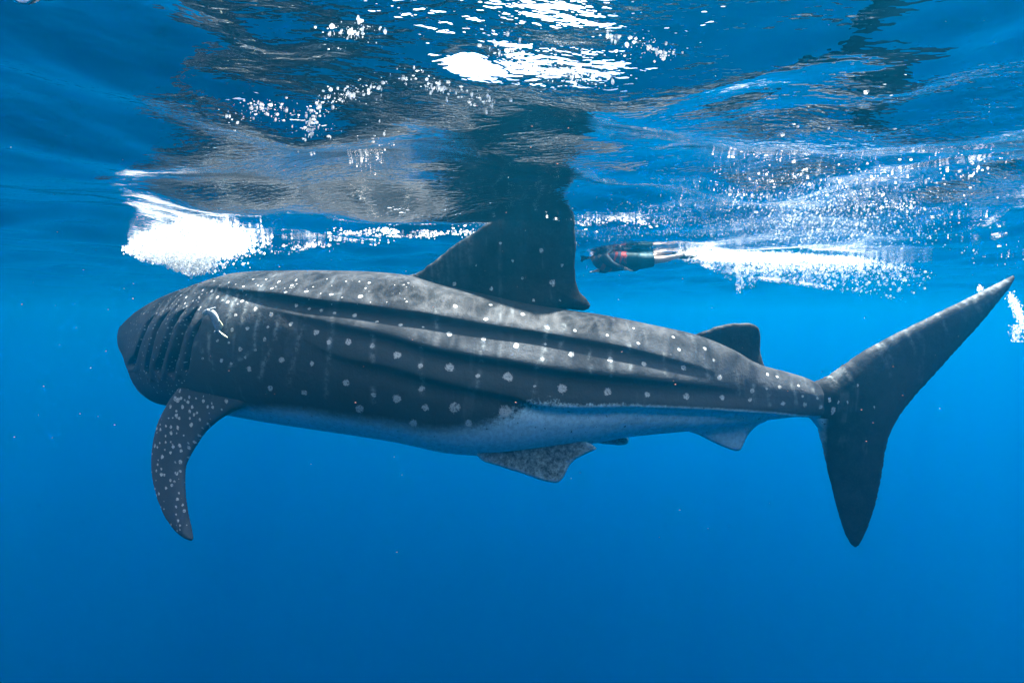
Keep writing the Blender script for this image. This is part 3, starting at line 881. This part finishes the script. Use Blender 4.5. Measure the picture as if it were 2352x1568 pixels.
# lines and clusters of foam blobs under the surface
def strew(lines, n, spread, r0, r1, seed):
    g = np.random.default_rng(seed); Q, Rr = [], []
    segs = []
    for ln in lines:
        for a, b in zip(ln[:-1], ln[1:]):
            segs.append((np.array(a, float), np.array(b, float)))
    L_ = np.array([np.hypot(*(b - a)) for a, b in segs]); L_ /= L_.sum()
    # clumps along the lines
    for _ in range(n):
        a, b = segs[g.choice(len(segs), p=L_)]
        q = a + (b - a) * g.random()
        sp = spread * (0.3 + 1.2 * abs(math.sin(q[0] * 0.031)))
        q = q + g.normal(0, 1, 2) * np.array([sp * 1.5, sp])
        if q[1] > 650: continue
        r = r0 * (r1 / r0) ** (g.random() ** 2.2)
        Q.append(q); Rr.append(r)
    Rr = np.array(Rr); Pq = on_sea(Q, Rr * 0.35)
    # larger blobs are clots of several bubbles
    bigm = Rr > 0.009
    Cs, Rs = [Pq[~bigm]], [Rr[~bigm]]
    for p, r in zip(Pq[bigm], Rr[bigm]):
        k = int(g.integers(6, 13))
        o_ = g.normal(0, 1, (k, 3)) * np.array([0.75, 0.6, 0.12]) * r
        o_[:, 2] = -np.abs(o_[:, 2])
        Cs.append(p + o_); Rs.append(r * g.uniform(0.25, 0.6, k))
    return np.vstack(Cs), np.concatenate(Rs)

C, Rr = strew([[(640, 575), (760, 558), (880, 545), (1000, 536), (1100, 530), (1200, 524), (1310, 508)], [(760, 540), (900, 530), (1000, 540)], [(1330, 520), (1420, 500), (1500, 520)]], 1100, 4.5, 0.004, 0.013, 21)
bubbles('foam_line', C, Rr, FOAM, 'thin broken line of white foam where the dorsal fin cuts the surface', 'foam', stretch=(1.8, 1.2, 0.5))
C, Rr = strew([[(1650, 400), (1760, 350), (1900, 315), (2040, 320), (2180, 350), (2280, 400)], [(1740, 440), (1880, 400), (2030, 405), (2150, 420), (2290, 400)], [(1650, 470), (1800, 430), (1950, 440), (2120, 470)], [(2000, 430), (2120, 500), (2230, 560), (2330, 620)], [(2180, 470), (2280, 540), (2340, 590)], [(1990, 200), (2060, 205)]], 700, 18, 0.0016, 0.0095, 22)
bubbles('surface_foam', C, Rr, FOAM, 'scattered white foam blobs under the surface above the shark tail', 'foam', stretch=(1.6, 1.0, 0.5), wobble=0.22, big=True, long=1.5)
MIST = bubble_mat('bubble_mist', clear=0.72)
C, Rr = strew([[(1640, 470), (1760, 440), (1900, 430), (2060, 450), (2200, 500)], [(1680, 520), (1850, 500), (2000, 500)], [(1340, 560), (1450, 520), (1560, 500), (1650, 500)], [(1450, 545), (1560, 540), (1700, 530)]], 4600, 24, 0.0012, 0.0036, 23)
bubbles('foam_mist', C, Rr, MIST, 'fine pale fizz of tiny bubbles spread under the surface on the right', 'bubbles', stretch=(1.7, 1.0, 0.6))
C, Rr = strew([[(540, 290), (600, 238), (660, 262)], [(700, 350), (720, 250), (790, 215), (885, 190)], [(690, 300), (760, 305)], [(830, 380), (880, 290)], [(760, 80), (860, 70)], [(1150, 90), (1180, 150), (1390, 180)], [(930, 170), (1050, 215), (1160, 235)], [(1400, 80), (1550, 130)]], 1700, 11, 0.0010, 0.0072, 24)  # some of these white drops stand in for sky glints on the waves
bubbles('glitter_drops', C, Rr, FOAM, 'white droplets and small bubbles, some standing in for sky glints, on the underside of the waves ahead of the dorsal fin', 'bubbles', stretch=(1.5, 1.0, 0.7), wobble=0.25, big=True, long=3.0)

# the trail of bubbles that sinks behind the snorkeller
topl = np.array([(1560, 568), (1600, 560), (1700, 560), (1800, 568), (1900, 578), (2000, 592), (2080, 608), (2150, 628)], float)
botl = np.array([(1560, 590), (1600, 600), (1650, 618), (1690, 650), (1710, 668), (1740, 634), (1800, 640), (1900, 655), (2000, 668), (2060, 678), (2100, 680), (2130, 660), (2150, 634)], float)
C, Rd = [], []
g = np.random.default_rng(31)
cols = np.sort(g.uniform(1555, 2160, 90)); reach_c = 0.25 + 0.75 * g.random(90) ** 1.3; str_c = g.uniform(0.3, 1.0, 90)
while len(C) < 9000:
    u = 1557 + 595 * g.random()
    fade = 1.0 if u < 1700 else max(0.05, (1 - (u - 1700) / 470)) ** 1.8
    st_ = np.interp(u, cols, str_c); reach = np.interp(u, cols, reach_c)
    fade *= 0.12 + 0.88 * float(smooth_step(np.array(u), 1565, 1660))
    if g.random() > fade * st_: continue
    vt, vb = np.interp(u, *topl.T), np.interp(u, *botl.T)
    v = vt + min(g.exponential(0.5 * reach), 1.1) * (vb - vt) + g.normal(0, 2.0)
    p = at(u + g.normal(0, 2.5), v, 7.3 + 0.0016 * (u - 1560) + g.normal(0, 0.2))
    if p[2] > -0.012: p[2] = -0.012
    C.append(p); Rd.append(0.0022 + g.exponential(0.0022))
bubbles('bubble_trail', C, np.minimum(Rd, 0.0075), FIZZ, 'long white curtain of bubbles trailing behind the snorkeller', 'bubbles')
# the soft milky body of that trail, and of the splash at the head
def milk(name, n, sampler, r0, r1, label):
    pts_, rr = [], []
    while len(pts_) < n:
        p = sampler()
        if p is None: continue
        if p[2] > -0.03: p[2] = -0.03 - 0.03 * g.random()
        pts_.append(p); rr.append(g.uniform(r0, r1))
    bubbles(name, pts_, rr, CLOUD, label, 'bubbles', wobble=0.18, big=True)
def trail_pt():
    u = 1560 + 600 * g.random()
    fade = 1.0 if u < 1690 else max(0.035, (1 - (u - 1690) / 480)) ** 2.2
    st_ = 0.35 + 0.65 * np.interp(u, cols, str_c); reach = 0.25 + 0.75 * np.interp(u, cols, reach_c)
    fade *= 0.06 + 0.94 * float(smooth_step(np.array(u), 1565, 1670))
    if g.random() > fade * st_: return None
    vt, vb = np.interp(u, *topl.T), np.interp(u, *botl.T)
    v = vt + min(g.exponential(0.36 * reach), 1.0) * (vb - vt) + 3
    return at(u + g.normal(0, 4), v, 7.35 + 0.0016 * (u - 1560) + g.normal(0, 0.25))
milk('milky_trail', 7500, trail_pt, 0.008, 0.026, 'milky veil of fine bubbles hanging behind the snorkeller')
def mist_pt():
    u, v = g.normal(1880, 120), g.normal(505, 38)
    if v > 600 or v < 400: return None
    p = on_sea([(u, v)])[0]; p[2] -= 0.04 + 0.12 * g.random()
    return p
milk('milky_mist', 1600, mist_pt, 0.003, 0.010, 'faint milky mist of bubbles under the waves above the tail')
def splash_pt():
    u, v = g.normal(430, 70), g.normal(568, 28)
    if not inside(poly, np.array([[u, v - 6]]))[0]: return None
    return at(u, v, 6.25 + g.normal(0, 0.25))
milk('milky_splash', 2200, splash_pt, 0.008, 0.022, 'milky cloud of air bubbles under the splash above the head')

# churned water beyond the tip of the tail
C, Rd = [], []
for _ in range(1100):
    t = g.random()
    u = 2318 + 34 * t ** .7 + g.normal(0, 5) ; v = 682 + 70 * t + g.normal(0, 7)
    if g.random() < 0.25: u = 2335 + g.normal(0, 7); v = 745 + 40 * g.random()
    if g.random() < 0.06: u, v = 2252 + g.normal(0, 5), 664 + g.normal(0, 4)
    C.append(at(u, v, 6.2 + g.normal(0, .15))); Rd.append(0.003 + g.exponential(0.0035))
bubbles('tail_wash', C, np.minimum(Rd, 0.016), MIST, 'pale turquoise puff of bubbles behind the tip of the tail fin', 'bubbles')

# drifting plankton and fish eggs
C, Rd = [], []
for _ in range(260):
    u, v = g.uniform(0, 2352), g.uniform(0, 1300) * g.random() ** 0.25
    Y = g.uniform(0.7, 4.0)
    p = at(u, v, Y)
    if p[2] > -0.1: continue
    C.append(p); Rd.append(g.uniform(0.0007, 0.0016) * (0.4 + Y * 0.35))
C = np.array(C); n1 = len(C) // 2
bubbles('plankton', C[:n1], Rd[:n1], simple_mat('plankton_pink', (0.42, 0.17, 0.13)), 'tiny drifting reddish plankton specks in the water', 'plankton', stretch=(2.6, 1.0, 1.0), wobble=0.3)
bubbles('marine_snow', C[n1:], np.array(Rd[n1:]) * 0.45, FIZZ, 'tiny pale particles drifting in the water', 'particles', stretch=(1.6, 1.0, 1.3), wobble=0.3)

# ------------------------------------------------------------------ small fish beside the gills
def spine_loft(pts, rads, n_ring=20, flat=1.0, axis_n=None, sub=6):
    """a closed tube through 3-D points with elliptical rings; flat scales the ring along axis_n"""
    pts = np.array(pts, float); rads = np.array(rads, float)
    s_ = np.linspace(0, 1, len(pts)); ss = np.linspace(0, 1, (len(pts) - 1) * sub + 1)
    # Catmull-Rom through the points
    def cr(a):
        out = []
        for q in ss:
            f = q * (len(a) - 1); i = min(int(f), len(a) - 2); t = f - i
            p0, p1, p2, p3 = a[max(i - 1, 0)], a[i], a[i + 1], a[min(i + 2, len(a) - 1)]
            out.append(0.5 * (2 * p1 + (p2 - p0) * t + (2 * p0 - 5 * p1 + 4 * p2 - p3) * t**2 + (3 * p1 - p0 - 3 * p2 + p3) * t**3))
        return np.array(out)
    c = cr(pts); r = np.maximum(cr(rads), 1e-4)
    T = np.gradient(c, axis=0); T /= np.linalg.norm(T, axis=1)[:, None]
    nrm = np.array(axis_n if axis_n is not None else (0, 1, 0), float)
    B1 = np.cross(T, nrm); B1 /= np.linalg.norm(B1, axis=1)[:, None] + 1e-9
    N1 = np.cross(B1, T)
    th = np.linspace(0, 2 * math.pi, n_ring, endpoint=False)
    V = c[:, None] + r[:, None, None] * (np.cos(th)[None, :, None] * B1[:, None] + flat * np.sin(th)[None, :, None] * N1[:, None])
    m = len(c); V = V.reshape(-1, 3)
    F = []
    for i in range(m - 1):
        for j in range(n_ring):
            j2 = (j + 1) % n_ring
            a, b, d, e = i * n_ring + j, (i + 1) * n_ring + j, (i + 1) * n_ring + j2, i * n_ring + j2
            F += [(a, b, d), (a, d, e)]
    V = np.vstack([V, c[0], c[-1]]); k = m * n_ring
    for j in range(n_ring):
        j2 = (j + 1) % n_ring
        F += [(k, j, j2), (k + 1, (m - 1) * n_ring + j2, (m - 1) * n_ring + j)]
    return V, np.array(F)

fc = lambda x, y: (436.4 + .07324 * x, 677.6 + .07324 * y)
pf = near_flank(*fc(760, 700))
FY = pf[1] - 0.17
fpl = lambda u, v: at(u, v, FY + 0.0004 * (v - 710))
sp_pts = [(415, 655), (450, 600), (510, 540), (600, 530), (690, 590), (770, 720), (825, 870), (850, 1000), (850, 1090), (850, 1150)]
sp_rad = [12, 55, 85, 105, 122, 122, 105, 84, 62, 40]
kf = .07324 / FPX * FY
V1, F1 = spine_loft([fpl(*fc(*p)) for p in sp_pts], [r * kf for r in sp_rad], flat=0.55)
fV, fF, stripe, off = [V1], [F1], [], len(V1)
def add_fin(pts, thick=0.004, bend=0.0):
    global off
    V, T, UV, D = fin([fc(*p) for p in pts], 1.4, lambda u, v: fpl(u, v) + np.array([0, bend, 0]), thick, 3)
    fV.append(V); fF.append(T + off); off += len(V)
add_fin([(925, 780), (985, 860), (1038, 955), (1010, 1040), (925, 1105), (890, 1060), (890, 850)])
add_fin([(640, 430), (740, 400), (830, 378), (850, 405), (830, 445), (770, 465), (680, 480)], bend=-0.02)
add_fin([(810, 1090), (770, 1120), (742, 1165), (770, 1210), (805, 1200), (840, 1180), (890, 1220), (935, 1215), (1040, 1285), (1165, 1345), (1190, 1335), (1120, 1270), (1000, 1190), (930, 1120), (890, 1080)], thick=0.006)
add_fin([(640, 640), (690, 690), (720, 740), (760, 790), (790, 900), (770, 1000), (720, 880), (680, 760)], bend=0.02)
add_fin([(500, 500), (495, 420), (500, 350), (520, 400), (560, 480)], thick=0.003)
m, nt, out = new_mat('fish_skin')
L = nt.links
tco = node(nt, 'ShaderNodeNewGeometry').outputs['Position']
base = mixc(ramp(noise(60, 3), .35, .7), (0.28, 0.31, 0.33), (0.17, 0.20, 0.23))
base = mixc(value('stripe'), base, (0.03, 0.035, 0.05))
base = mixc(value('yellow'), base, (0.62, 0.62, 0.38))
bs = node(nt, 'ShaderNodeBsdfPrincipled', Roughness=0.45)
bs.inputs['Specular IOR Level'].default_value = 0.05
L.new(base, bs.inputs['Base Color']); L.new(bs.outputs[0], out.inputs['Surface'])
fish = mesh_obj('fish', np.vstack(fV), np.vstack(fF), m)
U, V = px(np.vstack(fV)); fx, fy = (U - 436.4) / .07324, (V - 677.6) / .07324
st = np.exp(-(((fx - 520) + 0.12 * (fy - 480)) / 22) ** 2) * (fy < 545)
st = np.maximum(st, np.exp(-((fx - 432) ** 2 + (fy - 585) ** 2) / 20 ** 2))
attr(fish, 'stripe', st)
ye = smooth_step(fx - 0.18 * fy, 745, 790) * (fy > 720) + np.exp(-((fx - 455) ** 2 + (fy - 635) ** 2) / 45 ** 2)
attr(fish, 'yellow', np.clip(ye, 0, 1) * 0.7)
tag(fish, 'small curved silvery fish with a dark head bar hovering beside the gill slits', 'fish')

# ------------------------------------------------------------------ snorkeller at the surface
PY = 7.45
pc = lambda x, y: (1263.3 + .1953 * x, 516.8 + .1953 * y)
def pp(x, y, dy=0.0):
    a = at(*pc(x, y), PY); a[1] += dy
    return a
base_p = pp(850, 410)
person = bpy.data.objects.new('person', None); col.objects.link(person)
person.location = base_p
tag(person, 'snorkeller in dark life vest with red straps swimming face down at the surface', 'person')
def pj(x, y, dy=0.0): return pp(x, y, dy) - base_p
J = {}
def joint(k, x, y, dy, r): J[k] = (pj(x, y, dy), r)
joint('pelvis', 1000, 420, 0, .135); joint('waist', 850, 410, 0, .125); joint('chest', 690, 405, 0, .145); joint('shoulders', 580, 375, 0, .12)
joint('neck', 505, 345, 0, .055); joint('jaw', 462, 350, 0, .078); joint('head', 415, 340, 0, .10); joint('crown', 375, 332, 0, .082)
joint('nose', 428, 398, 0, .018)
ED = [('pelvis', 'waist'), ('waist', 'chest'), ('chest', 'shoulders'), ('shoulders', 'neck'), ('neck', 'jaw'), ('jaw', 'head'), ('head', 'crown')]
for sd_, n_ in ((-1, 'near'), (1, 'far')):
    if n_ == 'near':
        joint('hip' + n_, 1040, 435, -.11, .098); joint('knee' + n_, 1210, 425, -.12, .062); joint('calf' + n_, 1310, 415, -.12, .056); joint('ankle' + n_, 1470, 378, -.11, .036); joint('toe' + n_, 1545, 365, -.11, .03)
        joint('elbow' + n_, 690, 480, -.22, .047); joint('wrist' + n_, 830, 520, -.15, .030); joint('palm' + n_, 880, 528, -.13, .030)
    else:
        joint('hip' + n_, 1040, 405, .11, .098); joint('knee' + n_, 1225, 390, .13, .062); joint('calf' + n_, 1290, 345, .13, .056); joint('ankle' + n_, 1400, 305, .13, .036); joint('toe' + n_, 1480, 310, .13, .03)
        joint('elbow' + n_, 700, 500, .24, .047); joint('wrist' + n_, 600, 520, .20, .030); joint('palm' + n_, 565, 525, .19, .030)
    joint('shoulder' + n_, 590, 375, sd_ * .17, .066)
    ED += [('pelvis', 'hip' + n_), ('hip' + n_, 'knee' + n_), ('knee' + n_, 'calf' + n_), ('calf' + n_, 'ankle' + n_), ('ankle' + n_, 'toe' + n_),
           ('shoulders', 'shoulder' + n_), ('shoulder' + n_, 'elbow' + n_), ('elbow' + n_, 'wrist' + n_), ('wrist' + n_, 'palm' + n_)]
    # five fingers
    w_, p_ = J['wrist' + n_][0], J['palm' + n_][0]
    d_ = (p_ - w_) / np.linalg.norm(p_ - w_)
    for f_ in range(5):
        off_ = np.array([0, (f_ - 1.5) * 0.02, 0]) if f_ < 4 else np.array([0, -0.05, -0.01])
        ln = (0.075, 0.085, 0.08, 0.06, 0.045)[f_]
        J[f'knuckle{f_}' + n_] = (p_ + off_ * 0.8 + d_ * (0.025 if f_ < 4 else 0.0), .0105)
        J[f'tip{f_}' + n_] = (p_ + off_ * 1.1 + d_ * (0.025 + ln) + np.array([0, 0, -0.012]), .008)
        ED += [('palm' + n_, f'knuckle{f_}' + n_), (f'knuckle{f_}' + n_, f'tip{f_}' + n_)]
ED.append(('head', 'nose'))
keys = list(J); me = bpy.data.meshes.new('body')
me.from_pydata([tuple(J[k][0]) for k in keys], [(keys.index(a), keys.index(b)) for a, b in ED], [])
body = bpy.data.objects.new('body', me); col.objects.link(body); body.parent = person
sk = body.modifiers.new('skin', 'SKIN'); sk.use_smooth_shade = True
body.modifiers.new('subd', 'SUBSURF').levels = 2
body.modifiers['subd'].render_levels = 2
for i, k in enumerate(keys):
    me.skin_vertices[0].data[i].radius = (J[k][1], J[k][1])
    me.skin_vertices[0].data[i].use_root = (k == 'pelvis')
SKIN = simple_mat('skin', (0.36, 0.28, 0.23)); me.materials.append(SKIN)

def ring_shell(name, pts, rads, mat, parent, flat=1.15, n=20):
    V, F = spine_loft([pj(*p) for p in pts], rads, n, flat=flat)
    return mesh_obj(name, V, F, mat, parent=parent)
vest = ring_shell('life_vest', [(520, 352), (560, 368), (640, 395), (730, 408), (820, 412), (875, 414)], [.085, .15, .185, .19, .17, .145], simple_mat('vest_navy', (0.035, 0.047, 0.07)), person)
RED = simple_mat('strap_red', (0.26, 0.045, 0.045))
for x0, y0, r in ((650, 397, .190), (730, 408, .194), (800, 412, .180)):
    ring_shell('strap', [(x0 - 11, y0 - 3), (x0 - 9, y0 - 2), (x0 + 9, y0 + 2), (x0 + 11, y0 + 3)], [r * .9, r, r, r * .9], RED, vest)
ring_shell('collar', [(508, 345), (512, 347), (532, 356), (540, 360)], [.07, .088, .105, .09], simple_mat('collar_orange', (0.45, 0.15, 0.06)), vest)
for n_ in ('near', 'far'):
    a, e, w = J['shoulder' + n_][0], J['elbow' + n_][0], J['wrist' + n_][0]
    V, F = spine_loft([a, a + (e - a) * .1, e, e + (w - e) * .8, w], [.05, .078, .058, .045, .04], 16)
    mesh_obj('sleeve', V, F, simple_mat('sleeve_dark', (0.02, 0.028, 0.04)), parent=person)
SH = simple_mat('shorts_teal', (0.012, 0.035, 0.042))
sh = ring_shell('shorts', [(860, 412), (930, 418), (1010, 422), (1060, 424)], [.14, .155, .165, .13], SH, person)
for n_, dy in (('near', -.11), ('far', .11)):
    a, b = J['hip' + n_][0], J['knee' + n_][0]
    V, F = spine_loft([a - (b - a) * .2, a, a + (b - a) * .45, a + (b - a) * .85], [.10, .122, .112, .098], 18)
    mesh_obj('shorts_leg', V, F, SH, parent=sh)
V, F = spine_loft([pj(350, 330), pj(362, 325), (pj(400, 325)), pj(445, 318), pj(462, 320)], [.03, .082, .110, .098, .05], 18)
mesh_obj('hair', V, F, simple_mat('hair_dark', (0.012, 0.011, 0.012)), parent=person)
V, F = spine_loft([pj(385, 372), pj(392, 378), pj(412, 398), pj(416, 402)], [.05, .072, .070, .045], 16, flat=1.1)
mask_ = mesh_obj('diving_mask', V, F, simple_mat('mask_black', (0.015, 0.015, 0.018), 0.25, 0.1), parent=person)
V, F = spine_loft([pj(440, 395, -.09), pj(425, 380, -.12), pj(420, 330, -.13), pj(440, 285, -.13), pj(450, 250, -.13)], [.011] * 5, 10)
mesh_obj('snorkel', V, F, simple_mat('snorkel_black', (0.02, 0.02, 0.022), 0.3), parent=person)
FINM = simple_mat('swim_fin_black', (0.015, 0.03, 0.035), 0.4)
for pts, dy in (([(1470, 340), (1500, 325), (1550, 335), (1640, 362), (1725, 352), (1700, 378), (1620, 408), (1540, 410), (1480, 400)], -.11),
                ([(1400, 285), (1450, 280), (1540, 290), (1640, 320), (1720, 345), (1690, 362), (1600, 345), (1480, 330), (1410, 325)], .13)):
    V, T, UV, D = fin([pc(*p) for p in pts], 1.6, lambda u, v: at(u, v, PY) + np.array([0, dy, 0]) - base_p, 0.05, 5)
    mesh_obj('swim_fin', V, T, FINM, parent=person)
